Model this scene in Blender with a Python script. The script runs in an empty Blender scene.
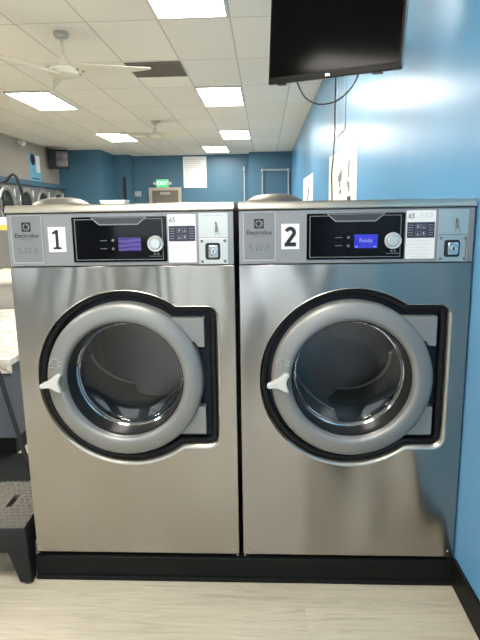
import bpy, bmesh, math, random
from mathutils import Vector, Matrix
random.seed(4)
PI = math.pi
sc = bpy.context.scene
COL = sc.collection

# ------------------------------------------------------------------ helpers
def link(o, parent=None):
    COL.objects.link(o)
    if parent is not None:
        o.parent = parent
    return o

def thing(name, label, cat, loc=(0, 0, 0), rz=0, group=None):
    o = bpy.data.objects.new(name, None)
    o.empty_display_size = 0.05
    o.location = loc
    o.rotation_euler = (0, 0, rz)
    o['label'] = label
    o['category'] = cat
    if group:
        o['group'] = group
    return link(o)

def tag(o, label, cat, group=None):
    o['label'] = label
    o['category'] = cat
    if group:
        o['group'] = group
    return o

def struct(o):
    o['kind'] = 'structure'
    return o

def smooth_by_angle(me, ang=40):
    bm = bmesh.new()
    bm.from_mesh(me)
    bmesh.ops.recalc_face_normals(bm, faces=bm.faces)
    for f in bm.faces:
        f.smooth = True
    c = math.radians(ang)
    for e in bm.edges:
        if len(e.link_faces) == 2:
            if e.calc_face_angle(0) > c:
                e.smooth = False
        else:
            e.smooth = False
    bm.to_mesh(me)
    bm.free()

def obj(name, me, mat, parent=None, loc=None, rot=None, smooth=40, bevel=0, seg=2):
    o = bpy.data.objects.new(name, me)
    me.materials.clear()
    me.materials.append(mat)
    link(o, parent)
    if loc: o.location = loc
    if rot: o.rotation_euler = rot
    if smooth:
        smooth_by_angle(me, smooth)
    if bevel:
        b = o.modifiers.new('bevel', 'BEVEL')
        b.width = bevel
        b.segments = seg
        b.limit_method = 'ANGLE'
        b.angle_limit = math.radians(35)
    return o

class MB:
    """collects simple shapes into one mesh"""
    def __init__(s):
        s.bm = bmesh.new()
    def box(s, x0, x1, y0, y1, z0, z1):
        v = [s.bm.verts.new(p) for p in ((x0,y0,z0),(x1,y0,z0),(x1,y1,z0),(x0,y1,z0),(x0,y0,z1),(x1,y0,z1),(x1,y1,z1),(x0,y1,z1))]
        for f in ((0,3,2,1),(4,5,6,7),(0,1,5,4),(1,2,6,5),(2,3,7,6),(3,0,4,7)):
            s.bm.faces.new([v[i] for i in f])
        return s
    def hexa(s, pts):
        v = [s.bm.verts.new(p) for p in pts]
        for f in ((0,3,2,1),(4,5,6,7),(0,1,5,4),(1,2,6,5),(2,3,7,6),(3,0,4,7)):
            s.bm.faces.new([v[i] for i in f])
        return s
    def cyl(s, a, b, r0, r1=None, n=20, caps=True):
        r1 = r0 if r1 is None else r1
        a = Vector(a); b = Vector(b)
        d = (b - a).normalized()
        q = d.to_track_quat('Z', 'Y')
        ra = [s.bm.verts.new(a + q @ Vector((math.cos(2*PI*i/n)*r0, math.sin(2*PI*i/n)*r0, 0))) for i in range(n)]
        rb = [s.bm.verts.new(b + q @ Vector((math.cos(2*PI*i/n)*r1, math.sin(2*PI*i/n)*r1, 0))) for i in range(n)]
        for i in range(n):
            s.bm.faces.new((ra[i], ra[(i+1) % n], rb[(i+1) % n], rb[i]))
        if caps:
            s.bm.faces.new(ra[::-1]); s.bm.faces.new(rb)
        return s
    def tube(s, pts, r, n=10, closed=False):
        pts = [Vector(p) for p in pts]
        m = len(pts)
        rings = []
        up = None
        for i, p in enumerate(pts):
            if closed:
                t = (pts[(i+1) % m] - pts[i-1]).normalized()
            else:
                t = (pts[min(i+1, m-1)] - pts[max(i-1, 0)]).normalized()
            if up is None:
                up = t.orthogonal().normalized()
            up = (up - t * up.dot(t)).normalized()
            w = t.cross(up)
            rr = r[i] if isinstance(r, (list, tuple)) else r
            rings.append([s.bm.verts.new(p + (up*math.cos(2*PI*k/n) + w*math.sin(2*PI*k/n))*rr) for k in range(n)])
        for i in range(m if closed else m-1):
            A = rings[i]; B = rings[(i+1) % m]
            for k in range(n):
                s.bm.faces.new((A[k], A[(k+1) % n], B[(k+1) % n], B[k]))
        if not closed:
            s.bm.faces.new(rings[0][::-1]); s.bm.faces.new(rings[-1])
        return s
    def lathe(s, prof, axis='Z', c=(0, 0, 0), n=48, closed=False, sx=1.0, sz=1.0):
        """profile of (radius, height along axis)"""
        c = Vector(c)
        rings = []
        for r, h in prof:
            if r < 1e-6:
                p = Vector((0, 0, h)) if axis == 'Z' else (Vector((0, h, 0)) if axis == 'Y' else Vector((h, 0, 0)))
                rings.append([s.bm.verts.new(c + p)])
                continue
            ring = []
            for i in range(n):
                a = 2*PI*i/n
                u, v = math.cos(a)*r*sx, math.sin(a)*r*sz
                if axis == 'Z': p = Vector((u, v, h))
                elif axis == 'Y': p = Vector((u, h, v))
                else: p = Vector((h, u, v))
                ring.append(s.bm.verts.new(c + p))
            rings.append(ring)
        m = len(rings)
        for i in range(m if closed else m-1):
            A = rings[i]; B = rings[(i+1) % m]
            if len(A) == 1 and len(B) == 1: continue
            for k in range(n):
                k2 = (k+1) % n
                if len(A) == 1: s.bm.faces.new((A[0], B[k], B[k2]))
                elif len(B) == 1: s.bm.faces.new((A[k], A[k2], B[0]))
                else: s.bm.faces.new((A[k], A[k2], B[k2], B[k]))
        return s
    def loft(s, loops, closed=True):
        R = [[s.bm.verts.new(p) for p in L] for L in loops]
        n = len(R[0])
        for i in range(len(R)-1):
            for k in range(n if closed else n-1):
                s.bm.faces.new((R[i][k], R[i][(k+1) % n], R[i+1][(k+1) % n], R[i+1][k]))
        return s
    def extr_x(s, prof, x0, x1):
        """closed profile of (y,z) extruded along x"""
        A = [s.bm.verts.new((x0, y, z)) for y, z in prof]
        B = [s.bm.verts.new((x1, y, z)) for y, z in prof]
        n = len(prof)
        for k in range(n):
            s.bm.faces.new((A[k], A[(k+1) % n], B[(k+1) % n], B[k]))
        s.bm.faces.new(A[::-1]); s.bm.faces.new(B)
        return s
    def build(s, name, mat, parent=None, **k):
        me = bpy.data.meshes.new(name)
        bmesh.ops.recalc_face_normals(s.bm, faces=s.bm.faces)
        s.bm.to_mesh(me)
        s.bm.free()
        return obj(name, me, mat, parent, **k)

def eval_mesh(cu):
    tmp = bpy.data.objects.new('tmp', cu)
    COL.objects.link(tmp)
    dg = bpy.context.evaluated_depsgraph_get()
    dg.update()
    me = bpy.data.meshes.new_from_object(tmp.evaluated_get(dg))
    bpy.data.objects.remove(tmp)
    bpy.data.curves.remove(cu)
    return me

TO_XZ = Matrix(((1, 0, 0, 0), (0, 0, -1, 0), (0, 1, 0, 0), (0, 0, 0, 1)))

def plate_mesh(loops, y0, y1, bevel=0.0, uv=False):
    """outline loops in the x-z plane, thickness from y0 (front) to y1"""
    cu = bpy.data.curves.new('c', 'CURVE')
    cu.dimensions = '2D'
    cu.fill_mode = 'BOTH'
    cu.extrude = (y1-y0)/2 - bevel
    cu.bevel_depth = bevel
    cu.bevel_resolution = 1
    cu.offset = -bevel
    for L in loops:
        sp = cu.splines.new('POLY')
        sp.points.add(len(L)-1)
        for i, (x, z) in enumerate(L):
            sp.points[i].co = (x, z, 0, 1)
        sp.use_cyclic_u = True
    me = eval_mesh(cu)
    me.transform(TO_XZ)
    me.transform(Matrix.Translation((0, (y0+y1)/2, 0)))
    if uv:
        set_uv(me)
    return me

def set_uv(me):
    while me.uv_layers:
        me.uv_layers.remove(me.uv_layers[0])
    ul = me.uv_layers.new(name='UVMap')
    for lp in me.loops:
        co = me.vertices[lp.vertex_index].co
        ul.data[lp.index].uv = (co.z, co.x)

def plate(name, loops, y0, y1, mat, parent, bevel=0.0, uv=False, smooth=40):
    if loops and not isinstance(loops[0], list):
        loops = [loops]
    return obj(name, plate_mesh(loops, y0, y1, bevel, uv), mat, parent, smooth=smooth)

def rrect(x0, x1, z0, z1, r=0.0, n=5):
    if r <= 0: return [(x0, z0), (x1, z0), (x1, z1), (x0, z1)]
    out = []
    for cx, cz, a0 in ((x1-r, z0+r, -PI/2), (x1-r, z1-r, 0), (x0+r, z1-r, PI/2), (x0+r, z0+r, PI)):
        for i in range(n+1):
            a = a0 + PI/2*i/n
            out.append((cx+math.cos(a)*r, cz+math.sin(a)*r))
    return out

def circle(cx, cz, r, n=32):
    return [(cx+math.cos(2*PI*i/n)*r, cz+math.sin(2*PI*i/n)*r) for i in range(n)]

def text_mesh(body, size, depth=0.0004, bold=0.0, align='CENTER'):
    cu = bpy.data.curves.new('t', 'FONT')
    cu.body = body
    cu.size = size
    cu.align_x = align
    cu.align_y = 'CENTER'
    cu.extrude = depth/2
    cu.offset = bold
    me = eval_mesh(cu)
    me.transform(TO_XZ)
    return me

def text(name, body, size, x, y, z, mat, parent, bold=0.0, align='CENTER', rz=0):
    return obj(name, text_mesh(body, size, bold=bold, align=align), mat, parent, loc=(x, y, z), rot=(0, 0, rz), smooth=0)

def bars(rows, y0, y1):
    m = MB()
    for x0, x1, z0, z1 in rows:
        m.box(x0, x1, y0, y1, z0, z1)
    return m

# ------------------------------------------------------------------ materials
def nodes(name):
    m = bpy.data.materials.new(name)
    m.use_nodes = True
    nt = m.node_tree
    b = nt.nodes['Principled BSDF']
    return m, nt, b

def mat(name, col, rough=0.5, metal=0.0, spec=0.5, noise=0.0, nscale=8.0, bump=0.0, bscale=60.0, coat=0.0, emit=None, estr=0.0):
    m, nt, b = nodes(name)
    b.inputs['Base Color'].default_value = (*col, 1)
    b.inputs['Roughness'].default_value = rough
    b.inputs['Metallic'].default_value = metal
    b.inputs['Specular IOR Level'].default_value = spec
    b.inputs['Coat Weight'].default_value = coat
    tc = nt.nodes.new('ShaderNodeTexCoord')
    if noise:
        n = nt.nodes.new('ShaderNodeTexNoise')
        n.inputs['Scale'].default_value = nscale
        n.inputs['Detail'].default_value = 5
        nt.links.new(tc.outputs['Object'], n.inputs['Vector'])
        r = nt.nodes.new('ShaderNodeMapRange')
        r.inputs['To Min'].default_value = 1-noise
        r.inputs['To Max'].default_value = 1+noise
        nt.links.new(n.outputs['Fac'], r.inputs['Value'])
        v = nt.nodes.new('ShaderNodeVectorMath')
        v.operation = 'SCALE'
        v.inputs[0].default_value = col
        nt.links.new(r.outputs[0], v.inputs['Scale'])
        nt.links.new(v.outputs[0], b.inputs['Base Color'])
    if bump:
        n = nt.nodes.new('ShaderNodeTexNoise')
        n.inputs['Scale'].default_value = bscale
        nt.links.new(tc.outputs['Object'], n.inputs['Vector'])
        bp = nt.nodes.new('ShaderNodeBump')
        bp.inputs['Strength'].default_value = bump
        bp.inputs['Distance'].default_value = 0.002
        nt.links.new(n.outputs['Fac'], bp.inputs['Height'])
        nt.links.new(bp.outputs[0], b.inputs['Normal'])
    if emit:
        b.inputs['Emission Color'].default_value = (*emit, 1)
        b.inputs['Emission Strength'].default_value = estr
    return m

def steel(name, col, rough=0.3, aniso=0.75, wave=0.25, seed=0.0):
    """brushed stainless sheet: vertical streaks, slightly wavy sheet"""
    m, nt, b = nodes(name)
    b.inputs['Metallic'].default_value = 1
    b.inputs['Roughness'].default_value = rough
    b.inputs['Anisotropic'].default_value = aniso
    tg = nt.nodes.new('ShaderNodeTangent')
    tg.direction_type = 'UV_MAP'
    nt.links.new(tg.outputs[0], b.inputs['Tangent'])
    tc = nt.nodes.new('ShaderNodeTexCoord')
    mp = nt.nodes.new('ShaderNodeMapping')
    mp.inputs['Scale'].default_value = (6, 6, 700)
    nt.links.new(tc.outputs['Object'], mp.inputs[0])
    n = nt.nodes.new('ShaderNodeTexNoise')
    n.inputs['Scale'].default_value = 1
    n.inputs['Detail'].default_value = 3
    nt.links.new(mp.outputs[0], n.inputs['Vector'])
    r = nt.nodes.new('ShaderNodeMapRange')
    r.inputs['To Min'].default_value = 0.93
    r.inputs['To Max'].default_value = 1.07
    nt.links.new(n.outputs['Fac'], r.inputs['Value'])
    v = nt.nodes.new('ShaderNodeVectorMath')
    v.operation = 'SCALE'
    v.inputs[0].default_value = col
    nt.links.new(r.outputs[0], v.inputs['Scale'])
    nt.links.new(v.outputs[0], b.inputs['Base Color'])
    mp2 = nt.nodes.new('ShaderNodeMapping')
    mp2.inputs['Location'].default_value = (seed, seed*2, 0)
    mp2.inputs['Scale'].default_value = (3.2, 3.2, 1.1)
    nt.links.new(tc.outputs['Object'], mp2.inputs[0])
    n2 = nt.nodes.new('ShaderNodeTexNoise')
    n2.inputs['Scale'].default_value = 1.3
    n2.inputs['Detail'].default_value = 0.5
    nt.links.new(mp2.outputs[0], n2.inputs['Vector'])
    bp = nt.nodes.new('ShaderNodeBump')
    bp.inputs['Strength'].default_value = wave
    bp.inputs['Distance'].default_value = 0.05
    nt.links.new(n2.outputs['Fac'], bp.inputs['Height'])
    nt.links.new(bp.outputs[0], b.inputs['Normal'])
    return m

def thin_glass(name, tint=(1, 1, 1), rough=0.0, ior=1.5):
    m = bpy.data.materials.new(name)
    m.use_nodes = True
    nt = m.node_tree
    nt.nodes.clear()
    out = nt.nodes.new('ShaderNodeOutputMaterial')
    mix = nt.nodes.new('ShaderNodeMixShader')
    fr = nt.nodes.new('ShaderNodeFresnel')
    fr.inputs['IOR'].default_value = ior
    tr = nt.nodes.new('ShaderNodeBsdfTransparent')
    tr.inputs['Color'].default_value = (*tint, 1)
    gl = nt.nodes.new('ShaderNodeBsdfGlossy')
    gl.inputs['Roughness'].default_value = rough
    nt.links.new(fr.outputs[0], mix.inputs[0])
    nt.links.new(tr.outputs[0], mix.inputs[1])
    nt.links.new(gl.outputs[0], mix.inputs[2])
    nt.links.new(mix.outputs[0], out.inputs[0])
    return m

def emis(name, col, s):
    m = bpy.data.materials.new(name)
    m.use_nodes = True
    nt = m.node_tree
    nt.nodes.clear()
    out = nt.nodes.new('ShaderNodeOutputMaterial')
    e = nt.nodes.new('ShaderNodeEmission')
    e.inputs['Color'].default_value = (*col, 1)
    e.inputs['Strength'].default_value = s
    nt.links.new(e.outputs[0], out.inputs[0])
    return m

def math_node(nt, op, a, b=None, c=None):
    n = nt.nodes.new('ShaderNodeMath')
    n.operation = op
    for i, v in enumerate((a, b, c)):
        if v is None: continue
        if isinstance(v, (int, float)): n.inputs[i].default_value = v
        else: nt.links.new(v, n.inputs[i])
    return n.outputs[0]

TW = 0.612; TL = 1.224; GX = -0.894; GY = 3.72
def ceiling_mat():
    m, nt, b = nodes('acoustic_tiles')
    tc = nt.nodes.new('ShaderNodeTexCoord')
    sp = nt.nodes.new('ShaderNodeSeparateXYZ')
    nt.links.new(tc.outputs['Object'], sp.inputs[0])
    def line(sock, off, step, w):
        t = math_node(nt, 'DIVIDE', math_node(nt, 'SUBTRACT', sock, off), step)
        f = math_node(nt, 'FRACT', math_node(nt, 'ADD', t, 0.5))
        d = math_node(nt, 'ABSOLUTE', math_node(nt, 'SUBTRACT', f, 0.5))
        return math_node(nt, 'LESS_THAN', math_node(nt, 'MULTIPLY', d, step), w), math_node(nt, 'FLOOR', t)
    lx, ix = line(sp.outputs['X'], GX, TW, 0.008)
    ly, iy = line(sp.outputs['Y'], GY, TL, 0.008)
    g = math_node(nt, 'MAXIMUM', lx, ly)
    wn = nt.nodes.new('ShaderNodeTexWhiteNoise')
    cb = nt.nodes.new('ShaderNodeCombineXYZ')
    nt.links.new(ix, cb.inputs[0]); nt.links.new(iy, cb.inputs[1])
    nt.links.new(cb.outputs[0], wn.inputs['Vector'])
    n = nt.nodes.new('ShaderNodeTexNoise')
    n.inputs['Scale'].default_value = 45
    n.inputs['Detail'].default_value = 6
    nt.links.new(tc.outputs['Object'], n.inputs['Vector'])
    val = math_node(nt, 'ADD', math_node(nt, 'MULTIPLY', wn.outputs['Value'], 0.07), math_node(nt, 'MULTIPLY', n.outputs['Fac'], 0.06))
    val = math_node(nt, 'ADD', val, 0.88)
    vs = nt.nodes.new('ShaderNodeVectorMath'); vs.operation = 'SCALE'
    vs.inputs[0].default_value = (0.86, 0.83, 0.76)
    nt.links.new(val, vs.inputs['Scale'])
    mx = nt.nodes.new('ShaderNodeMix'); mx.data_type = 'RGBA'
    nt.links.new(g, mx.inputs['Factor'])
    nt.links.new(vs.outputs[0], mx.inputs['A'])
    mx.inputs['B'].default_value = (0.56, 0.53, 0.47, 1)
    nt.links.new(mx.outputs['Result'], b.inputs['Base Color'])
    b.inputs['Roughness'].default_value = 0.9
    bp = nt.nodes.new('ShaderNodeBump')
    bp.inputs['Strength'].default_value = 0.3
    bp.inputs['Distance'].default_value = 0.003
    nt.links.new(n.outputs['Fac'], bp.inputs['Height'])
    nt.links.new(bp.outputs[0], b.inputs['Normal'])
    return m

def floor_layer():
    m, nt, b = nodes('vinyl_planks')
    tc = nt.nodes.new('ShaderNodeTexCoord')
    mp = nt.nodes.new('ShaderNodeMapping')
    mp.inputs['Location'].default_value = (-0.14+1.22, -1.765+1.80, 0)
    nt.links.new(tc.outputs['Object'], mp.inputs[0])
    br = nt.nodes.new('ShaderNodeTexBrick')
    br.offset = 0.37
    br.inputs['Scale'].default_value = 1
    br.inputs['Brick Width'].default_value = 1.22
    br.inputs['Row Height'].default_value = 0.18
    br.inputs['Mortar Size'].default_value = 0.0008
    br.inputs['Color1'].default_value = (0.0, 0, 0, 1)
    br.inputs['Color2'].default_value = (1, 1, 1, 1)
    br.inputs['Mortar'].default_value = (0.3, 0.3, 0.3, 1)
    nt.links.new(mp.outputs[0], br.inputs['Vector'])
    mp2 = nt.nodes.new('ShaderNodeMapping')
    mp2.inputs['Scale'].default_value = (2.0, 22, 1)
    nt.links.new(tc.outputs['Object'], mp2.inputs[0])
    ad = nt.nodes.new('ShaderNodeVectorMath'); ad.operation = 'ADD'
    nt.links.new(mp2.outputs[0], ad.inputs[0])
    ml = nt.nodes.new('ShaderNodeVectorMath'); ml.operation = 'SCALE'
    ml.inputs['Scale'].default_value = 7
    nt.links.new(br.outputs['Color'], ml.inputs[0])
    nt.links.new(ml.outputs[0], ad.inputs[1])
    n = nt.nodes.new('ShaderNodeTexNoise')
    n.inputs['Scale'].default_value = 1.6
    n.inputs['Detail'].default_value = 8
    n.inputs['Roughness'].default_value = 0.65
    n.inputs['Distortion'].default_value = 1.2
    nt.links.new(ad.outputs[0], n.inputs['Vector'])
    cr = nt.nodes.new('ShaderNodeValToRGB')
    cr.color_ramp.elements[0].position = 0.28
    cr.color_ramp.elements[0].color = (0.37, 0.325, 0.245, 1)
    cr.color_ramp.elements[1].position = 0.72
    cr.color_ramp.elements[1].color = (0.57, 0.52, 0.42, 1)
    e = cr.color_ramp.elements.new(0.48)
    e.color = (0.48, 0.432, 0.335, 1)
    nt.links.new(n.outputs['Fac'], cr.inputs[0])
    mx = nt.nodes.new('ShaderNodeMix'); mx.data_type = 'RGBA'; mx.blend_type = 'MULTIPLY'
    mx.inputs['Factor'].default_value = 1
    nt.links.new(cr.outputs[0], mx.inputs['A'])
    r = nt.nodes.new('ShaderNodeMapRange')
    r.inputs['To Min'].default_value = 0.88
    r.inputs['To Max'].default_value = 1.08
    nt.links.new(br.outputs['Color'], r.inputs['Value'])
    nt.links.new(r.outputs[0], mx.inputs['B'])
    nt.links.new(mx.outputs['Result'], b.inputs['Base Color'])
    b.inputs['Roughness'].default_value = 0.42
    return m

def marble_mat():
    m, nt, b = nodes('marbled_laminate')
    tc = nt.nodes.new('ShaderNodeTexCoord')
    n = nt.nodes.new('ShaderNodeTexNoise')
    n.inputs['Scale'].default_value = 3
    n.inputs['Detail'].default_value = 8
    n.inputs['Distortion'].default_value = 2.5
    nt.links.new(tc.outputs['Object'], n.inputs['Vector'])
    cr = nt.nodes.new('ShaderNodeValToRGB')
    cr.color_ramp.elements[0].position = 0.42
    cr.color_ramp.elements[0].color = (0.80, 0.77, 0.70, 1)
    cr.color_ramp.elements[1].position = 0.56
    cr.color_ramp.elements[1].color = (0.80, 0.76, 0.68, 1)
    e = cr.color_ramp.elements.new(0.49)
    e.color = (0.38, 0.33, 0.27, 1)
    nt.links.new(n.outputs['Fac'], cr.inputs[0])
    nt.links.new(cr.outputs[0], b.inputs['Base Color'])
    b.inputs['Roughness'].default_value = 0.3
    return m

def lcd_mat(name, c0, c1, strength, stripes):
    m = bpy.data.materials.new(name)
    m.use_nodes = True
    nt = m.node_tree
    b = nt.nodes['Principled BSDF']
    b.inputs['Base Color'].default_value = (0.01, 0.01, 0.02, 1)
    b.inputs['Roughness'].default_value = 0.2
    tc = nt.nodes.new('ShaderNodeTexCoord')
    w = nt.nodes.new('ShaderNodeTexWave')
    w.inputs['Scale'].default_value = stripes
    w.inputs['Distortion'].default_value = 4
    w.inputs['Detail'].default_value = 1
    w.bands_direction = 'Z'
    nt.links.new(tc.outputs['Object'], w.inputs['Vector'])
    mx = nt.nodes.new('ShaderNodeMix'); mx.data_type = 'RGBA'
    nt.links.new(w.outputs['Fac'], mx.inputs['Factor'])
    mx.inputs['A'].default_value = (*c0, 1)
    mx.inputs['B'].default_value = (*c1, 1)
    nt.links.new(mx.outputs['Result'], b.inputs['Emission Color'])
    b.inputs['Emission Strength'].default_value = strength
    return m

M = dict(
    ceiling=ceiling_mat(), floor=floor_layer(), marble=marble_mat(),
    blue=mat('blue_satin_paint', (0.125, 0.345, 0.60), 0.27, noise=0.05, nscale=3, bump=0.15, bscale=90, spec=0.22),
    blue_far=mat('darkened_blue_paint', (0.055, 0.150, 0.235), 0.45, noise=0.06, nscale=2),  # wall blue darkened, dimmer light far from the windows is in the colour
    grey_wall=mat('grey_wall_paint', (0.33, 0.30, 0.26), 0.7, noise=0.05, nscale=3),
    cream=mat('cream_wall_paint', (0.62, 0.58, 0.50), 0.7, noise=0.05, nscale=3),
    black_base=mat('black_rubber_base', (0.0045, 0.005, 0.005), 0.55, spec=0.2, noise=0.2, nscale=10),
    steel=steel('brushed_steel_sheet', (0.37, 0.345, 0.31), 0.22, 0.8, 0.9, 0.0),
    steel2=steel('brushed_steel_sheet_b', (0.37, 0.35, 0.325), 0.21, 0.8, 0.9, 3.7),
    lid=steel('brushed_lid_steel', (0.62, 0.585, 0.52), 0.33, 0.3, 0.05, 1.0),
    rim=mat('pressed_steel_rim', (0.50, 0.47, 0.42), 0.34, 1.0),
    side=mat('grey_painted_side', (0.10, 0.10, 0.10), 0.45),
    fascia=mat('silver_grey_fascia', (0.31, 0.305, 0.305), 0.38, 0.6, noise=0.03, nscale=30),
    fascia_line=mat('embossed_edge', (0.50, 0.50, 0.49), 0.35, 0.5),
    ring=mat('silver_plastic_ring', (0.26, 0.26, 0.255), 0.42, 0.45, noise=0.02, nscale=200),
    handle=mat('pale_grey_handle', (0.60, 0.60, 0.57), 0.35, 0.1),
    gasket=mat('black_rubber', (0.006, 0.006, 0.007), 0.55, spec=0.25),
    navy=mat('navy_black_recess', (0.004, 0.008, 0.018), 0.5, spec=0.3),
    blackglass=mat('black_gloss_plastic', (0.004, 0.004, 0.005), 0.06, spec=0.16),
    blackplastic=mat('black_plastic', (0.015, 0.015, 0.015), 0.45, bump=0.3, bscale=300),
    flap=mat('smoked_flap', (0.045, 0.045, 0.05), 0.25),
    nameplate=mat('nameplate_grey', (0.25, 0.25, 0.255), 0.4, 0.5),
    flapedge=mat('flap_edge_grey', (0.22, 0.22, 0.23), 0.35),
    inset=mat('grey_print_line', (0.16, 0.16, 0.17), 0.4),
    white=mat('white_sticker', (0.78, 0.78, 0.77), 0.5),
    paper=mat('white_paper', (0.86, 0.86, 0.85), 0.7),
    ink=mat('black_ink', (0.012, 0.012, 0.012), 0.5),
    greyink=mat('grey_ink', (0.42, 0.42, 0.43), 0.6),
    paleink=mat('pale_grey_ink', (0.60, 0.61, 0.62), 0.6),
    plateink=mat('dark_grey_ink', (0.10, 0.10, 0.10), 0.5),
    navyink=mat('navy_print', (0.022, 0.022, 0.052), 0.4),
    chrome=mat('chrome', (0.75, 0.76, 0.77), 0.12, 1.0),
    knob=mat('knob_silver', (0.62, 0.62, 0.61), 0.28, 0.6),
    coinplate=mat('coin_plate_steel', (0.66, 0.64, 0.58), 0.32, 1.0),
    lifter=mat('ridge_highlight', (0.55, 0.55, 0.54), 0.35, 0.6),
    glassring=mat('dark_ring_metal', (0.10, 0.10, 0.10), 0.38, 0.8),
    capmetal=mat('dull_cap_metal', (0.22, 0.205, 0.175), 0.45, 0.8),
    drum=mat('drum_steel', (0.20, 0.20, 0.205), 0.33, 0.75, noise=0.1, nscale=20),
    drumdark=mat('drum_dark_plastic', (0.05, 0.05, 0.052), 0.4),  # plain dark grey plastic
    glass=thin_glass('door_glass', (0.82, 0.83, 0.84), 0.01, 1.5),
    pane=thin_glass('window_glass', (0.95, 0.97, 0.97)),
    lamp=emis('lit_diffuser', (1.0, 0.95, 0.86), 34.0),
    whitemetal=mat('white_metal', (0.62, 0.61, 0.57), 0.4),
    fanwhite=mat('fan_white', (0.60, 0.58, 0.50), 0.45),
    vent=mat('dark_grille', (0.19, 0.165, 0.135), 0.8),
    exitgreen=emis('exit_green', (0.05, 0.75, 0.22), 1.3),
    exitwhite=emis('exit_letters', (0.7, 1.0, 0.8), 2.2),
    doorbeige=mat('taupe_door', (0.17, 0.145, 0.115), 0.5, noise=0.05, nscale=3),
    doorframe=mat('beige_frame', (0.48, 0.44, 0.36), 0.5),
    conduit=mat('white_conduit', (0.40, 0.47, 0.50), 0.35),
    lightblue=mat('light_blue_poster', (0.16, 0.42, 0.60), 0.5, noise=0.25, nscale=6),
    dryergrey=mat('dryer_grey', (0.20, 0.20, 0.195), 0.4, 0.4),
    dryerring=mat('dryer_ring', (0.36, 0.36, 0.34), 0.35, 0.6),
    dryerglass=mat('dryer_dark_glass', (0.018, 0.018, 0.017), 0.12),
    hose=mat('black_hose', (0.012, 0.012, 0.013), 0.35),
    bluegrey=mat('blue_grey_laminate', (0.085, 0.10, 0.125), 0.5, noise=0.04, nscale=5),
    greylam=mat('grey_laminate', (0.36, 0.35, 0.32), 0.45),
    yellow=mat('yellow_card', (0.75, 0.50, 0.06), 0.6),
    paleyellow=mat('pale_yellow_cloth', (0.80, 0.78, 0.42), 0.8, noise=0.2, nscale=30, bump=0.5, bscale=40),
    stool=mat('dark_grey_plastic', (0.010, 0.011, 0.011), 0.5, spec=0.3, bump=0.25, bscale=120),
    stooltop=mat('worn_grey_tread', (0.085, 0.079, 0.064), 0.6, noise=0.35, nscale=40),
    tvscreen=mat('tv_screen', (0.003, 0.003, 0.0035), 0.10, spec=0.07),
    tvbezel=mat('tv_bezel', (0.006, 0.006, 0.006), 0.3, spec=0.25),
    tvside=mat('tv_side_plastic', (0.09, 0.085, 0.08), 0.35),
    crt=lcd_mat('dim_screen_picture', (0.02, 0.02, 0.03), (0.12, 0.09, 0.09), 0.5, 1.5),
    lcd1=lcd_mat('purple_display', (0.045, 0.015, 0.24), (0.13, 0.08, 0.40), 0.8, 22),  # lighter stripes are screen glare put into the glow
    lcd2=lcd_mat('blue_display', (0.022, 0.018, 0.50), (0.03, 0.03, 0.60), 1.0, 10),
    lcdtext=emis('display_characters', (0.35, 0.40, 0.95), 1.0),
    asphalt=mat('asphalt', (0.12, 0.12, 0.12), 0.9, noise=0.2, nscale=5),
    redbrick=mat('red_painted_metal', (0.35, 0.06, 0.04), 0.4),
)

# ------------------------------------------------------------------ the room
WX = 0.7240          # right wall
LX = -5.10           # left wall
YF = 15.40           # far wall
YB = -3.60           # shop front behind the viewer
CZ = 3.043

struct(MB().box(LX-0.2, WX+0.2, YB-0.1, YF+0.2, -0.1, 0).build('floor', M['floor'], smooth=0))
struct(MB().box(LX-0.2, WX+0.2, YB-0.1, YF+0.2, CZ, CZ+0.1).build('ceiling', M['ceiling'], smooth=0))
struct(MB().box(WX, WX+0.15, YB, YF, 0, CZ).build('wall_right', M['blue'], smooth=0))
struct(MB().box(LX-0.15, LX, YB, YF, 0, CZ).build('wall_left', M['grey_wall'], smooth=0))
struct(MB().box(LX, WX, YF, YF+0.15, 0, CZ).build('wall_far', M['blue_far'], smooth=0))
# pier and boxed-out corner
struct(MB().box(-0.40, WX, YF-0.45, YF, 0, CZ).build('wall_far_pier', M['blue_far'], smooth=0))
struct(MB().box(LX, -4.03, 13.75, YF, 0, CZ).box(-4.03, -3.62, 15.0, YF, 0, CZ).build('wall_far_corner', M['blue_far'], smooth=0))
# baseboards
struct(MB().box(WX-0.012, WX, YB, 1.905, 0, 0.115).box(WX-0.012, WX, 2.72, YF-0.45, 0, 0.115).build('baseboard_right', M['black_base'], smooth=0, bevel=0.003))
struct(MB().box(LX, LX+0.012, YB, 8.3, 0, 0.115).build('baseboard_left', M['black_base'], smooth=0))
# unseen shop front behind the viewer, wide dark piers shaped to streak the steel
sw = MB()
sw.box(LX, WX, YB-0.15, YB, 0, 0.25).box(LX, WX, YB-0.15, YB, 2.5, CZ)
edges = [LX, -3.75, -2.35, -0.95, WX]
for i, e in enumerate(edges):
    x0 = max(LX, e-0.22); x1 = min(WX, e+0.22)
    if i == len(edges)-1: x0 = WX-0.25
    sw.box(x0, x1, YB-0.15, YB, 0.25, 2.5)
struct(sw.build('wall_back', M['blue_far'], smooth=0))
for i in range(4):
    x0 = edges[i]+0.22; x1 = (edges[i+1]-0.22) if i < 3 else WX-0.25
    w = bpy.data.objects.new('window_%d' % (i+1), None)
    struct(link(w)); w.location = (0, 0, 0)
    MB().box(x0, x0+0.05, YB-0.1, YB-0.04, 0.25, 2.5).box(x1-0.05, x1, YB-0.1, YB-0.04, 0.25, 2.5).box(x0+0.05, x1-0.05, YB-0.1, YB-0.04, 0.25, 0.3).box(x0+0.05, x1-0.05, YB-0.1, YB-0.04, 2.45, 2.5).build('window_frame', M['vent'], w, smooth=0)
    MB().box(x0+0.05, x1-0.05, YB-0.075, YB-0.069, 0.3, 2.45).build('pane', M['pane'], w, smooth=0)
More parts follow.
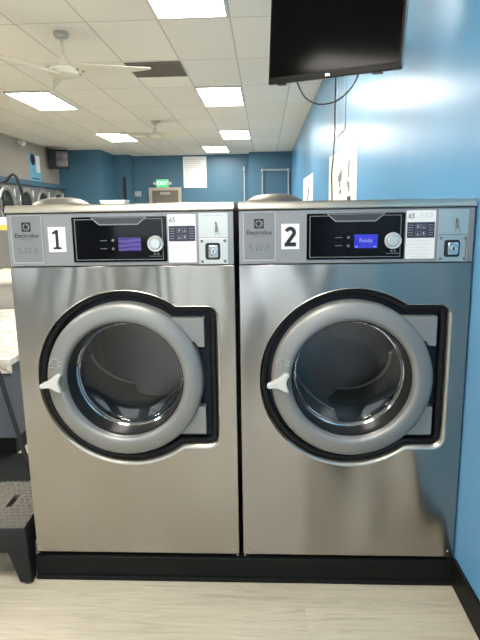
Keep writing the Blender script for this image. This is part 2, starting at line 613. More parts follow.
struct(MB().box(-20, 14, YB-30, YB-0.16, -0.12, -0.02).build('ground_outside', M['asphalt'], smooth=0))

# ------------------------------------------------------------------ ceiling lights
def ceiling_light(xi, y0, label):
    x0 = GX + xi*TW - (0.07 if xi == -4 and y0 < 9 else 0)
    t = thing('ceiling_light', label, 'ceiling light', (x0+TW/2, y0+TL/2, CZ-0.02), 0, 'recessed ceiling light panels')
    hw, hl = TW/2-0.006, TL/2-0.006
    MB().box(-hw, -hw+0.022, -hl, hl, 0, 0.019).box(hw-0.022, hw, -hl, hl, 0, 0.019).box(-hw+0.022, hw-0.022, -hl, -hl+0.022, 0, 0.019).box(-hw+0.022, hw-0.022, hl-0.022, hl, 0, 0.019).build('frame', M['whitemetal'], t, smooth=0)
    MB().box(-hw+0.022, hw-0.022, -hl+0.022, hl-0.022, 0.004, 0.016).build('diffuser', M['lamp'], t, smooth=0)
ceiling_light(0, GY-0.06, 'bright ceiling light panel cut off by the top edge of the photo')
ceiling_light(0, GY+3*TL, 'bright ceiling light panel straight behind the dark ceiling vent, left of the hanging television')
ceiling_light(0, GY+6*TL, 'bright ceiling light panel in the right column, nearest but one to the far wall')
ceiling_light(-1, GY+8*TL, 'smallest ceiling light panel, right in front of the far blue wall')
ceiling_light(-4, GY+3*TL, 'wide bright ceiling light panel on the left, below the near ceiling fan')
ceiling_light(-4, GY+6*TL, 'bright ceiling light panel on the left, beside the far ceiling fan')
ceiling_light(0, GY-3*TL, 'ceiling light panel above and just in front of the washing machines')
ceiling_light(-4, GY, 'ceiling light panel out of frame left of the near ceiling fan')
ceiling_light(-4, GY-3*TL, 'ceiling light panel out of frame at the left behind the viewer')
ceiling_light(0, GY-6*TL+0.6, 'ceiling light panel behind the viewer nearest the shop windows')

# vent
t = thing('ceiling_vent', 'dark brown square return air grille in the ceiling left of centre', 'ceiling vent', (GX-TW/2, 6.50, CZ-0.014))
MB().box(-0.295, 0.295, -0.29, 0.29, 0.009, 0.0138).build('backing', M['ink'], t, smooth=0)
MB().box(-0.3, 0.3, -0.3, -0.28, 0, 0.009).box(-0.3, 0.3, 0.28, 0.3, 0, 0.009).box(-0.3, -0.28, -0.28, 0.28, 0, 0.009).box(0.28, 0.3, -0.28, 0.28, 0, 0.009).build('frame', M['vent'], t, smooth=0)
g = MB()
for i in range(22):
    y = -0.275 + i*0.0252
    g.box(-0.28, 0.28, y, y+0.015, 0.001, 0.008)
g.build('grille', M['vent'], t, smooth=0)

# ------------------------------------------------------------------ ceiling fans
def blade_mesh(a, L=0.80, r0=0.10):
    m = MB()
    ca, sa = math.cos(a), math.sin(a)
    def P(r, w, h): return (ca*r - sa*w, sa*r + ca*w, h)
    secs = [(r0, 0.075), (r0+0.05, 0.083), (0.30, 0.064), (0.45, 0.046), (0.62, 0.027), (L-0.02, 0.010), (L, 0.006)]
    loops = []
    for r, w in secs:
        tilt = -0.55*w
        loops.append([P(r, -w, -tilt-0.003), P(r, w, tilt-0.003), P(r, w, tilt+0.003), P(r, -w, -tilt+0.003)])
    m.loft(loops)
    return m
def ceiling_fan(loc, a0, label, drop):
    t = thing('ceiling_fan', label, 'ceiling fan', (loc[0], loc[1], CZ-drop), 0, 'white three blade ceiling fans')
    MB().lathe([(0, drop), (0.065, drop), (0.068, drop-0.03), (0.045, drop-0.055), (0.0, drop-0.055)], n=28).build('canopy', M['fanwhite'], t)
    MB().cyl((0, 0, 0.05), (0, 0, drop-0.05), 0.013).build('downrod', M['fanwhite'], t)
    MB().lathe([(0, 0.13), (0.022, 0.13), (0.035, 0.10), (0.05, 0.05), (0.04, 0.03), (0.0, 0.03)], n=24).build('rod_cover', M['fanwhite'], t)
    MB().lathe([(0, 0.045), (0.07, 0.045), (0.125, 0.025), (0.135, 0.0), (0.125, -0.025), (0.075, -0.05), (0, -0.055)], n=40).build('motor', M['fanwhite'], t)
    for k in range(3):
        a = a0 + k*2*PI/3
        b = blade_mesh(a).build('blade', M['fanwhite'], t, smooth=30)
        ca, sa = math.cos(a), math.sin(a)
        for r, w in ((0.14, 0.03), (0.14, -0.03), (0.18, 0.0)):
            h = -0.55*w
            MB().cyl((ca*r-sa*w, sa*r+ca*w, h-0.012), (ca*r-sa*w, sa*r+ca*w, h+0.008), 0.007, n=10).build('rivet', M['vent'], b)
    return t
ceiling_fan((-1.806, 5.18), math.radians(-2), 'nearer white ceiling fan with three tapering blades, at the upper left', 0.33)
ceiling_fan((-1.90, 9.88), math.radians(94), 'farther small white ceiling fan in front of the blue far wall', 0.25)

# ------------------------------------------------------------------ washing machines
W = 0.808; HW = W/2; DEPTH = 0.74; ZB = 0.10
CX, CZD = -0.004, 0.730     # door centre

def keyhole(g=0.0, dx=0.0, dz=0.0):
    R = 0.322+g
    xr = 0.330+g; zt = 0.262+g; zb = -0.254-g; rc = 0.030+max(g, -0.02)
    pts = []
    a1 = math.asin(zt/R) if zt < R else PI/2
    a2 = math.asin(zb/R)
    n = 60
    # circle from top join, counter-clockwise over the left, to the bottom join
    for i in range(n+1):
        a = a1*0 + (PI-0) * 0
        s = i/n
        st = a1
        en = 2*PI + a2
        a = st + (en-st)*s
        pts.append((CX+dx+math.cos(a)*R, CZD+dz+math.sin(a)*R))
    for c0, c1, b0 in ((xr-rc, zb+rc, -PI/2), (xr-rc, zt-rc, 0)):
        for i in range(9):
            a = b0+PI/2*i/8
            pts.append((CX+dx+c0+math.cos(a)*rc, CZD+dz+c1+math.sin(a)*rc))
    return pts

def stroke_two(cx, cz, w, h, th):
    """outline-built digit 2"""
    m = MB()
    r = w/2 - th/2
    path = []
    cy = cz + h/2 - w/2
    for i in range(15):
        a = math.radians(165 - i*(165+38)/14)
        path.append((cx+math.cos(a)*r, cy+math.sin(a)*r))
    path.append((cx - w/2 + th*0.75, cz - h/2 + th*0.9))
    L = []; Rr = []
    for i, p in enumerate(path):
        q0 = path[max(0, i-1)]; q1 = path[min(len(path)-1, i+1)]
        dx, dz = q1[0]-q0[0], q1[1]-q0[1]
        l = math.hypot(dx, dz)
        nx, nz = -dz/l, dx/l
        L.append((p[0]+nx*th/2, p[1]+nz*th/2)); Rr.append((p[0]-nx*th/2, p[1]-nz*th/2))
    return L + Rr[::-1], rrect(cx-w/2, cx+w/2, cz-h/2, cz-h/2+th*1.05)

def make_washer(xc, number, label, S, lcd, phi, twist, rust):
    t = thing('washing_machine', label, 'washing machine', (xc, 1.918, ZB), 0, 'front loading commercial washing machines')
    # --- cabinet shell
    MB().box(-HW+0.003, HW-0.003, 0.022, 0.026, 0.004, 0.02).box(-HW+0.003, -HW+0.006, 0.022, DEPTH, 0.004, 1.336).box(HW-0.006, HW-0.003, 0.022, DEPTH, 0.004, 1.336) \
        .box(-HW+0.006, HW-0.006, DEPTH-0.003, DEPTH, 0.004, 1.336).box(-HW+0.006, HW-0.006, 0.026, DEPTH-0.003, 0.004, 0.008) \
        .box(-HW+0.006, HW-0.006, 0.022, DEPTH-0.003, 1.30, 1.336).build('cabinet', M['side'], t, smooth=0)
    # --- front sheet with keyhole opening
    fp = plate('front_panel', [rrect(-HW, HW, 0.012, 1.1455, 0.004), keyhole(0.0145, 0.0045, -0.0075)], 0.0, 0.02, M[S], t, bevel=0.0015, uv=True)
    # pressed rim sloping into the opening
    lip = MB().loft([[(x, -0.0018, z) for x, z in keyhole(0.016, 0.0045, -0.0075)], [(x, -0.0028, z) for x, z in keyhole(0.0135, 0.004, -0.0065)], [(x, 0.004, z) for x, z in keyhole(0.007, 0.001, -0.002)], [(x, 0.022, z) for x, z in keyhole(0.002)]])
    lip.build('opening_rim', M['rim'], t, smooth=60)
    # gasket band
    MB().loft([[(x, 0.022, z) for x, z in keyhole(0.003)], [(x, 0.010, z) for x, z in keyhole(0.001)], [(x, 0.008, z) for x, z in keyhole(-0.010)], [(x, 0.014, z) for x, z in keyhole(-0.018)],
               [(x, 0.030, z) for x, z in keyhole(-0.020)]]).build('gasket', M['gasket'], t, smooth=50)
    plate('recess_plate', [keyhole(-0.010), circle(CX, CZD, 0.215, 64)], 0.030, 0.034, M['navy'], t)
    # --- tub and drum
    MB().lathe([(0.217, 0.030), (0.217, 0.10), (0.235, 0.13), (0.29, 0.14)], 'Y', (CX, 0, CZD), 64).build('door_seal', M['gasket'], t)
    dr = MB().lathe([(0.235, 0.13), (0.285, 0.145), (0.285, 0.52), (0.255, 0.55), (0.12, 0.558), (0, 0.56)], 'Y', (CX, 0, CZD), 72).build('drum', M['drum'], t, smooth=30)
    for k in range(3):
        a = phi + k*2*PI/3
        m = MB()
        def P(r, da, y): return (CX+math.cos(a+da)*r, y, CZD+math.sin(a+da)*r)
        loops = []; ridge = []
        for j in range(13):
            q = j/12.0
            y = 0.16+0.38*q
            sh = twist*q
            rr = 0.185 + 0.035*q
            loops.append([P(0.284, -0.26+sh, y), P(rr+0.012, -0.07+sh, y), P(rr, -0.03+sh, y), P(rr, 0.03+sh, y), P(rr+0.012, 0.07+sh, y), P(0.284, 0.26+sh, y)])
            ridge.append(P(rr-0.001, 0.0+sh, y))
        m.loft(loops)
        m.bm.verts.ensure_lookup_table()
        m.bm.faces.new([m.bm.verts[v] for v in range(6)])
        m.build('lifter', M['drum'], dr, smooth=50)
        MB().tube(ridge, 0.006, 8).build('lifter_highlight', M['lifter'], dr)  # pale strip along the ridge, a highlight put in as colour
    # --- door
    d = MB().lathe([(0.288, 0.026), (0.2885, -0.014), (0.287, -0.025), (0.2835, -0.031), (0.278, -0.035), (0.270, -0.0385), (0.258, -0.0420), (0.245, -0.0440), (0.236, -0.0445), (0.2285, -0.0435), (0.2225, -0.0400), (0.2185, -0.0320), (0.2165, -0.020),
                    (0.2165, 0.026)], 'Y', (CX, 0, CZD), 96, closed=True).build('door_ring', M['ring'], t, smooth=50)
    MB().lathe([(0.2163, -0.0165), (0.2155, -0.0185), (0.2125, -0.017), (0.2115, 0.0), (0.205, 0.05), (0.2045, 0.060), (0.212, 0.060), (0.2163, 0.026)], 'Y', (CX, 0, CZD), 96, closed=True).build('inner_funnel', M['gasket'], d, smooth=60)
    MB().lathe([(0.2050, 0.050), (0.2035, 0.072), (0.198, 0.083), (0.188, 0.088), (0.12, 0.094), (0, 0.096)], 'Y', (CX, 0, CZD), 96).build('door_glass', M['glass'], d, smooth=70)
    MB().lathe([(0.2035, 0.066), (0.2015, 0.068), (0.2035, 0.070), (0.2045, 0.068)], 'Y', (CX, 0, CZD), 96, closed=True).build('glass_retaining_ring', M['glassring'], d, smooth=60)
    # hinge covers
    z0 = CZD
    plate('hinge_cover', [(0.150, z0+0.228), (0.292, z0+0.228), (0.292, z0+0.122), (0.268, z0+0.122), (0.255, z0+0.140), (0.235, z0+0.140)], -0.014, 0.028, M['ring'], t, bevel=0.002)
    plate('hinge_cover', [(0.150, z0-0.212), (0.230, z0-0.105), (0.290, z0-0.105), (0.290, z0-0.212)], -0.014, 0.028, M['ring'], t, bevel=0.002)
    # handle: small curved lever on the left of the ring
    hp = [(-0.3245, -0.026), (-0.3235, -0.016), (-0.314, -0.009), (-0.300, -0.004), (-0.284, 0.004), (-0.272, 0.014), (-0.262, 0.023), (-0.252, 0.025), (-0.244, 0.020), (-0.244, 0.014), (-0.250, 0.004),
          (-0.2535, -0.010), (-0.251, -0.026), (-0.2455, -0.038), (-0.246, -0.045), (-0.256, -0.044), (-0.270, -0.038), (-0.284, -0.030), (-0.300, -0.028), (-0.316, -0.031)]
    sc_ = 0.975
    plate('door_handle', [(CX+x*sc_+0.012, CZD+z*sc_+0.009) for x, z in hp], -0.066, -0.040, M['handle'], d, bevel=0.004)
    rp = [(-0.252, 0.020), (-0.240, 0.016), (-0.237, -0.005), (-0.235, -0.028), (-0.238, -0.046), (-0.248, -0.044), (-0.256, -0.02), (-0.256, 0.0)]
    plate('handle_shade', [(CX+x*sc_+0.012, CZD+z*sc_+0.009) for x, z in rp], -0.0452, -0.041, M['plateink'], d)  # flat dark crescent, shade beside the grip put in as colour
    # raised pictogram on ring above the handle
    ex, ez, ey = CX-0.247, CZD+0.071, -0.0445
    pg = MB()
    arc = [(ex+0.013*math.cos(a), ey, ez+0.004+0.013*math.sin(a)) for a in [math.radians(v) for v in range(-20, 201, 20)]]
    pg.tube(arc, 0.0014, 6)
    pg.tube([(ex-0.024, ey, ez-0.016), (ex-0.008, ey, ez-0.016), (ex-0.009, ey, ez-0.004)], 0.0014, 6)
    pg.tube([(ex+0.024, ey, ez-0.010), (ex+0.010, ey, ez-0.012), (ex+0.009, ey, ez-0.002)], 0.0014, 6)
    pg.tube([(ex-0.022, ey, ez-0.006), (ex-0.019, ey, ez+0.006)], 0.0014, 6)
    pg.tube([(ex+0.022, ey, ez), (ex+0.019, ey, ez+0.008)], 0.0014, 6)
    pg.build('raised_pictogram', M['fascia_line'], d)
    # --- fascia
    fa = plate('control_fascia', rrect(-HW+0.001, HW-0.001, 1.1485, 1.333, 0.004), 0.001, 0.03, M['fascia'], t, bevel=0.0015)
    # raised border of fascia
    y = 0.0006
    # nameplate
    npl = plate('nameplate', rrect(-0.388, -0.276, 1.160, 1.328, 0.002), -0.0005, 0.003, M['nameplate'], fa)
    plate('nameplate_edge', [rrect(-0.388, -0.276, 1.160, 1.328, 0.002), rrect(-0.3855, -0.2785, 1.1635, 1.3265, 0.002)], -0.0016, 0.001, M['fascia_line'], fa)
    # emblem: black square, silver disc, black wedge pointing left
    ex, ez = -0.333, 1.288
    em = plate('emblem', [rrect(ex-0.0165, ex+0.0165, ez-0.0165, ez+0.0165, 0.001), circle(ex, ez, 0.0125, 32)], -0.0012, 0.0, M['ink'], fa)
    plate('emblem_wedge', [(ex-0.0105, ez), (ex-0.001, ez+0.0115), (ex+0.0015, ez+0.0115), (ex+0.0015, ez+0.004), (ex+0.0065, ez+0.0075), (ex+0.0065, ez-0.0075), (ex+0.0015, ez-0.004), (ex+0.0015, ez-0.0115), (ex-0.001, ez-0.0115)],
          -0.0012, 0.0, M['ink'], fa)
    text('brand_lettering', 'Electrolux', 0.0215, -0.333, -0.0008, 1.2575, M['ink'], fa, bold=0.0003)
    text('brand_lettering', 'PROFESSIONAL', 0.0066, -0.333, -0.0008, 1.244, M['plateink'], fa)
    bars([(-0.333+dx-0.0015*sx, -0.333+dx+0.0015*sx, 1.212+dz, 1.2145+dz) for dx, sx in ((-0.03, 4), (-0.01, 1.5), (0.0, 1.5), (0.01, 1.5), (0.03, 4)) for dz in (0.0, -0.008)] +
         [(-0.342, -0.337, 1.196, 1.201), (-0.329, -0.324, 1.196, 1.201), (-0.365, -0.35, 1.197, 1.199), (-0.315, -0.30, 1.197, 1.199)], -0.0012, -0.0002).build('small_print', M['plateink'], fa, smooth=0)
    # number sticker
    ns = plate('number_sticker', rrect(-0.2555, -0.193, 1.199, 1.2865), -0.0010, 0.002, M['white'], fa)
    nx, nz = -0.2245, 1.2425
    if number == 1:
        plate('number_one', [(nx-0.015, nz-0.034), (nx+0.015, nz-0.034), (nx+0.015, nz-0.0275), (nx+0.0055, nz-0.0255), (nx+0.0055, nz+0.034), (nx-0.002, nz+0.034), (nx-0.016, nz+0.026), (nx-0.016, nz+0.0185),
                             (nx-0.005, nz+0.021), (nx-0.005, nz-0.0255), (nx-0.015, nz-0.0275)], -0.0018, 0.0, M['ink'], fa)
    else:
        a_, b_ = stroke_two(nx, nz, 0.040, 0.068, 0.0130)
        me = plate_mesh([a_], -0.0018, 0.0)
        o1 = obj('number_two', me, M['ink'], fa, smooth=0)
        plate('number_two_foot', b_, -0.0018, 0.0, M['ink'], o1)
        o1.parent = t
    # control window
    ctl = plate('control_window', rrect(-0.168, 0.168, 1.161, 1.3195, 0.004), -0.0035, 0.004, M['blackglass'], t, bevel=0.001)
    plate('window_border', [rrect(-0.158, 0.155, 1.1685, 1.312), rrect(-0.1555, 0.1525, 1.171, 1.3095)], -0.0042, -0.003, M['inset'], ctl)
    plate('flap', [(-0.097, 1.3165), (0.097, 1.3165), (0.066, 1.2935), (-0.068, 1.2935)], -0.0055, -0.003, M['flap'], ctl, bevel=0.0007)
    plate('flap_edge', [[(-0.100, 1.3175), (0.100, 1.3175), (0.0675, 1.2905), (-0.0695, 1.2905)], [(-0.094, 1.3155), (0.094, 1.3155), (0.065, 1.2945), (-0.067, 1.2945)]], -0.0060, -0.003, M['flapedge'], ctl)
    sc1 = plate('display', rrect(-0.004, 0.076, 1.200, 1.247), -0.0046, -0.003, M[lcd], ctl)
    if number == 2:
        text('display_text', 'Ready', 0.019, 0.036, -0.0050, 1.226, M['lcdtext'], ctl)
        bars([(0.0, 0.008, 1.203, 1.206), (0.062, 0.072, 1.203, 1.206)], -0.0052, -0.0042).build('display_icons', M['lcdtext'], ctl, smooth=0)
    MB().lathe([(0, -0.0165), (0.0165, -0.0165), (0.0180, -0.0150), (0.0185, -0.0120), (0.0195, -0.0105), (0.0215, -0.0125), (0.0260, -0.0130), (0.0285, -0.0105), (0.0290, -0.003), (0, -0.003)], 'Y', (0.128, 0, 1.224), 48).build('knob', M['knob'], ctl, smooth=30)
    bars([(-0.070, -0.045, 1.236, 1.238), (-0.070, -0.045, 1.208, 1.210), (0.105, 0.150, 1.1795, 1.1815), (0.120, 0.128, 1.185, 1.192), (0.132, 0.140, 1.185, 1.192)], -0.0044, -0.003).build('printed_legends', M['inset'], ctl, smooth=0)
    for zz in (1.237, 1.208): MB().lathe([(0, -0.0050), (0.0040, -0.0050), (0.0048, -0.0042), (0.0048, -0.003)], 'Y', (-0.024, 0, zz), 16).build('touch_button', M['inset'], ctl)
    # --- instruction label
    lx0, lx1 = 0.1725, 0.2715
    zo = 0.0 if number == 1 else 0.004
    zl, zh = 1.157+zo, 1.3245+zo*0.3
    lb = plate('instruction_label', rrect(lx0, lx1, zl, zh, 0.003), -0.0016, 0.002, M['white'], t)
    text('capacity_text', '65', 0.0225, lx0+0.017, -0.0020, zh-0.0195, M['inset'], lb, bold=0.0004)
    text('capacity_text', 'lb', 0.009, lx0+0.0345, -0.0020, zh-0.023, M['paleink'], lb)
    bars([(lx0+0.045+i*0.0155, lx0+0.057+i*0.0155, zh-0.013-j*0.0055, zh-0.0105-j*0.0055) for i in range(3) for j in range(3)], -0.0022, -0.001).build('small_print', M['paleink'], lb, smooth=0)
    bn = plate('dark_band', rrect(lx0+0.003, lx1-0.003, zh-0.093, zh-0.040), -0.0024, -0.001, M['navyink'], lb)
    ic = MB()
    mx = (lx0+lx1)/2
    for i in (-1, 1):
        for j in (-1, 1):
            cx, cz = mx+i*0.0095, zh-0.0665+j*0.0115
            L1 = [(cx+math.cos(2*PI*k/4+PI/4)*0.0105, -0.0026, cz+math.sin(2*PI*k/4+PI/4)*0.0105) for k in range(4)]
            ic.tube(L1, 0.0005, 5, closed=True)
            if i*j < 0:
                ic.box(cx-0.0025, cx+0.0025, -0.0030, -0.0022, cz-0.004, cz+0.004)
            else:
                ic.box(cx-0.0012, cx+0.0012, -0.0030, -0.0022, cz-0.0045, cz+0.002)
                ic.box(cx-0.004, cx+0.004, -0.0030, -0.0022, cz-0.005, cz-0.0035)
    for i in (-1, 1):
        for j in range(5):
            ic.box(mx+i*0.034-0.009, mx+i*0.034+0.008, -0.0028, -0.0022, zh-0.050-j*0.0085, zh-0.0488-j*0.0085)
    ic.build('band_icons', M['greyink'], lb, smooth=0)
    bars([(lx0+0.016, lx1-0.012-(i % 3)*0.008, zh-0.105-i*0.0105, zh-0.1030-i*0.0105) for i in range(6)] + [(lx0+0.008, lx0+0.011, zh-0.106-i*0.014, zh-0.102-i*0.014) for i in range(4)], -0.0022, -0.001).build('text_lines', M['paleink'], lb, smooth=0)
    # --- coin unit
    cu = plate('coin_plate', rrect(0.281, 0.383, 1.2435, 1.3275, 0.001), -0.001, 0.003, M['coinplate'], t)
    plate('coin_slot', rrect(0.3395, 0.3445, 1.267, 1.297, 0.002), -0.0045, 0.0, M['ink'], cu)
    MB().hexa([(0.338, -0.012, 1.262), (0.350, -0.012, 1.262), (0.350, -0.001, 1.262), (0.338, -0.001, 1.262), (0.341, -0.006, 1.292), (0.347, -0.006, 1.292), (0.347, -0.001, 1.292), (0.341, -0.001, 1.292)]).build('coin_guide', M['inset'], cu, smooth=0)
    bars([(0.338, 0.340, 1.246, 1.2565), (0.3555, 0.3575, 1.246, 1.2565), (0.338, 0.3575, 1.2555, 1.2575)], -0.0022, 0.0).build('engraved_mark', M['greyink'], cu, smooth=0)
    bars([(0.296+i*0.011, 0.304+i*0.011, 1.318, 1.320) for i in range(7)], -0.002, 0.0).build('stamped_lettering', M['greyink'], cu, smooth=0)
    cb = plate('coin_box_door', rrect(0.281, 0.383, 1.150, 1.2405, 0.001), -0.004, 0.003, M['coinplate'], t, bevel=0.0008)
    for sx in (0.292, 0.372):
        for sz in (1.160, 1.231):
            MB().lathe([(0, -0.0065), (0.003, -0.0065), (0.0055, -0.004)], 'Y', (sx, 0, sz), 14).build('screw', M['inset'], cb)
    plate('coin_box_recess', rrect(0.303, 0.356, 1.166, 1.2245, 0.009), -0.0056, -0.003, M['ink'], cb)
    plate('coin_box_lock', rrect(0.3130, 0.3500, 1.1730, 1.2170, 0.006), -0.014, -0.005, M['chrome'], cb, bevel=0.004)
    MB().lathe([(0, -0.0155), (0.0085, -0.0155), (0.0095, -0.0135)], 'Y', (0.3315, 0, 1.195), 20).build('lock_barrel', M['coinplate'], cb)
    plate('keyhole', rrect(0.3295, 0.3335, 1.189, 1.201, 0.001), -0.0160, -0.0150, M['ink'], cb)
    if rust:
        bars([(0.374, 0.380, 1.153, 1.238)], -0.0046, -0.0035).build('worn_strip', M['vent'], cb, smooth=0)
    # --- top
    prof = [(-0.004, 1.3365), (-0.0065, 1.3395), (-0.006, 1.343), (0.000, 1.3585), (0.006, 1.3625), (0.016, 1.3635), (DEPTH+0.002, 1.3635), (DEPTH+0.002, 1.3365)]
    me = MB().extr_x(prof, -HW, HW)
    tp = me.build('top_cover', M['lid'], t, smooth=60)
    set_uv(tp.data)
    MB().lathe([(0, 0.034), (0.045, 0.032), (0.075, 0.026), (0.100, 0.014), (0.112, 0.004), (0.114, 0.0), (0, 0.0)], 'Z', (-0.290 if number == 1 else -0.275, 0.245, 1.3636), 40).build('dispenser_cap', M['capmetal'], t, smooth=60)
    # --- little screws and corner clips at the bottom
    for sx in (-1, 1):
        MB().lathe([(0, -0.0035), (0.0025, -0.0035), (0.0045, 0.0)], 'Y', (sx*(HW-0.022), 0, 0.036), 14).build('panel_screw', M['chrome'], t)
        MB().box(sx*(HW-0.010)-0.009, sx*(HW-0.010)+0.009, 0.001, 0.02, 0.0002, 0.0115).build('corner_clip', M['gasket'], t, smooth=0)
        MB().cyl((sx*(HW-0.006), -0.0015, 0.008), (sx*(HW-0.006), 0.003, 0.008), 0.0028, n=10).build('clip_screw', M['chrome'], t)
    return t

make_washer(-0.916+HW, 1, 'stainless steel front loading washing machine on the left, with number 1 sticker', 'steel', 'lcd1', math.radians(165), math.radians(75), False)
make_washer(-0.091+HW, 2, 'stainless steel front loading washing machine beside the blue wall, with number 2 sticker', 'steel2', 'lcd2', math.radians(17), math.radians(-99), True)

# black plinth under both machines
b = MB().box(-0.919, WX-0.001, 1.905, 2.70, 0.0, 0.0995).box(-0.919, WX-0.001, 1.898, 1.905, 0.0, 0.018).build('machine_plinth', M['black_base'], smooth=0, bevel=0.003)
tag(b, 'long low black plinth on the floor under the two washing machines', 'plinth')

# ------------------------------------------------------------------ hanging television and cables
PR = Vector((0.572, 2.46, 2.010)); PL = Vector((0.021, 2.85, 2.045))
wv = (PR-PL); TWD = wv.length
ang = math.atan2(wv.y, wv.x); roll = math.asin(wv.z/TWD)
t = thing('wall_television', 'large black flat television hanging from the blue wall above machine 2', 'television', tuple(PL), ang)
t.rotation_euler = (0, -roll, ang)
HT = 0.425
MB().box(0, TWD, 0.0, 0.022, 0, HT).build('bezel', M['tvbezel'], t, smooth=0, bevel=0.003)
MB().box(0.010, TWD-0.010, -0.0012, 0.004, 0.030, HT-0.012).build('screen', M['tvscreen'], t, smooth=0)
MB().box(0.004, TWD-0.004, -0.003, 0.003, 0.003, 0.022).build('bottom_trim', M['tvbezel'], t, smooth=0, bevel=0.001)
MB().hexa([(0.004, 0.022, 0.004), (TWD-0.10, 0.022, 0.004), (TWD-0.20, 0.055, 0.03), (0.05, 0.055, 0.03), (0.004, 0.022, HT-0.004), (TWD-0.10, 0.022, HT-0.004), (TWD-0.20, 0.055, HT-0.03), (0.05, 0.060, HT-0.03)]).build('back_cover', M['tvside'], t, smooth=0, bevel=0.003)
for fx in (0.05, TWD-0.13): MB().box(fx, fx+0.04, 0.002, 0.03, -0.006, 0.0).build('foot', M['blackplastic'], t, smooth=0)
MB().box(TWD+0.0002, TWD+0.002, 0.004, 0.021, 0.01, HT-0.01).build('side_trim', M['greylam'], t, smooth=0)
text('badge', 'RCA', 0.011, TWD*0.49, -0.0040, 0.011, M['chrome'], t, bold=0.0006)
# swing arm bracket behind it
ctr = PL + wv*0.5
t2 = thing('television_bracket', 'black swing arm bracket holding the large television to the blue wall', 'wall bracket', (WX, 3.16, 2.28))
MB().box(-0.012, -0.001, -0.02, 0.09, -0.07, 0.10).build('wall_plate', M['blackplastic'], t2, smooth=0)
MB().tube([(-0.012, 0, 0.0), (-0.20, -0.10, 0.0), (-0.395, -0.405, 0.0)], 0.015, 10).build('arm', M['blackplastic'], t2)
def smoothpath(P, n=8):
    P = [Vector(p) for p in P]
    out = []
    for i in range(len(P)-1):
        p0 = P[max(i-1, 0)]; p1 = P[i]; p2 = P[i+1]; p3 = P[min(i+2, len(P)-1)]
        for k in range(n):
            s = k/n
            out.append(0.5*((2*p1)+(p2-p0)*s+(2*p0-5*p1+4*p2-p3)*s*s+(3*p1-p0-3*p2+p3)*s**3))
    out.append(P[-1])
    return out
cb = MB().tube(smoothpath([(0.160, 2.83, 2.075), (0.163, 2.80, 2.035), (0.195, 2.78, 1.972), (0.245, 2.76, 1.936), (0.300, 2.73, 1.928), (0.355, 2.71, 1.945), (0.405, 2.69, 1.990), (0.430, 2.66, 2.040), (0.435, 2.66, 2.08)]), 0.0035, 8).build('television_cable', M['hose'])
tag(cb, 'black cable drooping in a loop below the large television', 'cable')
cb = MB().tube(smoothpath([(0.335, 2.74, 2.10), (0.337, 2.74, 2.03), (0.3365, 2.745, 1.90), (0.3385, 2.75, 1.80), (0.334, 2.76, 1.68), (0.329, 2.77, 1.60), (0.334, 2.78, 1.50), (0.34, 2.79, 1.2), (0.36, 2.80, 0.8), (0.40, 2.80, 0.3), (0.42, 2.80, 0.004)]), 0.0030, 8).build('power_cable', M['hose'])
tag(cb, 'thin black cable hanging straight down from the large television behind machine 2', 'cable')

# ------------------------------------------------------------------ things on the right wall
def wall_sheet(name, label, cat, y0, y1, z0, zt0, zt1, marks):
    t = thing(name, label, cat, (WX, (y0+y1)/2, z0), 0)
    # thin sheet with its upper edge sloping slightly
    h0, h1 = zt0-z0, zt1-z0; hy = (y1-y0)/2
    MB().hexa([(-0.004, -hy, 0), (-0.0005, -hy, 0), (-0.0005, hy, 0), (-0.004, hy, 0), (-0.004, -hy, h0), (-0.0005, -hy, h0), (-0.0005, hy, h1), (-0.004, hy, h1)]).build('sheet', M['paper'], t, smooth=0)
    m = MB()
    for a, b, c, d in marks:
        m.box(-0.0055, -0.0042, a-(y0+y1)/2, b-(y0+y1)/2, c-z0, d-z0)
    if marks: m.build('printed_marks', M['ink'], t, smooth=0)
    return t
wall_sheet('wall_notice', 'larger white notice with black marks on the right blue wall, below the large television', 'notice', 4.42, 6.30, 1.25, 1.975, 2.03,
           [(4.80, 4.86, 1.72, 1.86), (4.88, 4.93, 1.64, 1.70), (4.78, 4.84, 1.60, 1.68), (5.28, 5.33, 1.72, 1.82), (5.36, 5.42, 1.66, 1.80), (5.45, 5.50, 1.72, 1.78), (5.30, 5.40, 1.60, 1.64), (4.70, 4.90, 1.50, 1.56)])
wall_sheet('wall_notice', 'smaller white notice farther along the right blue wall', 'notice', 8.40, 10.45, 1.20, 2.02, 2.05,
           [(9.1, 9.25, 1.72, 1.84), (9.28, 9.42, 1.64, 1.72), (9.1, 9.2, 1.56, 1.62)])
t = thing('wall_panel', 'tall pale blue flush panel on the right wall just above the larger white notice', 'electrical panel', (WX, 5.40, 2.15))
MB().box(-0.008, -0.0005, -0.28, 0.28, 0, 0.60).build('panel_box', M['conduit'], t, smooth=0, bevel=0.002)
MB().box(-0.010, -0.0082, -0.25, 0.25, 0.03, 0.57).build('panel_door', M['blue'], t, smooth=0, bevel=0.002)

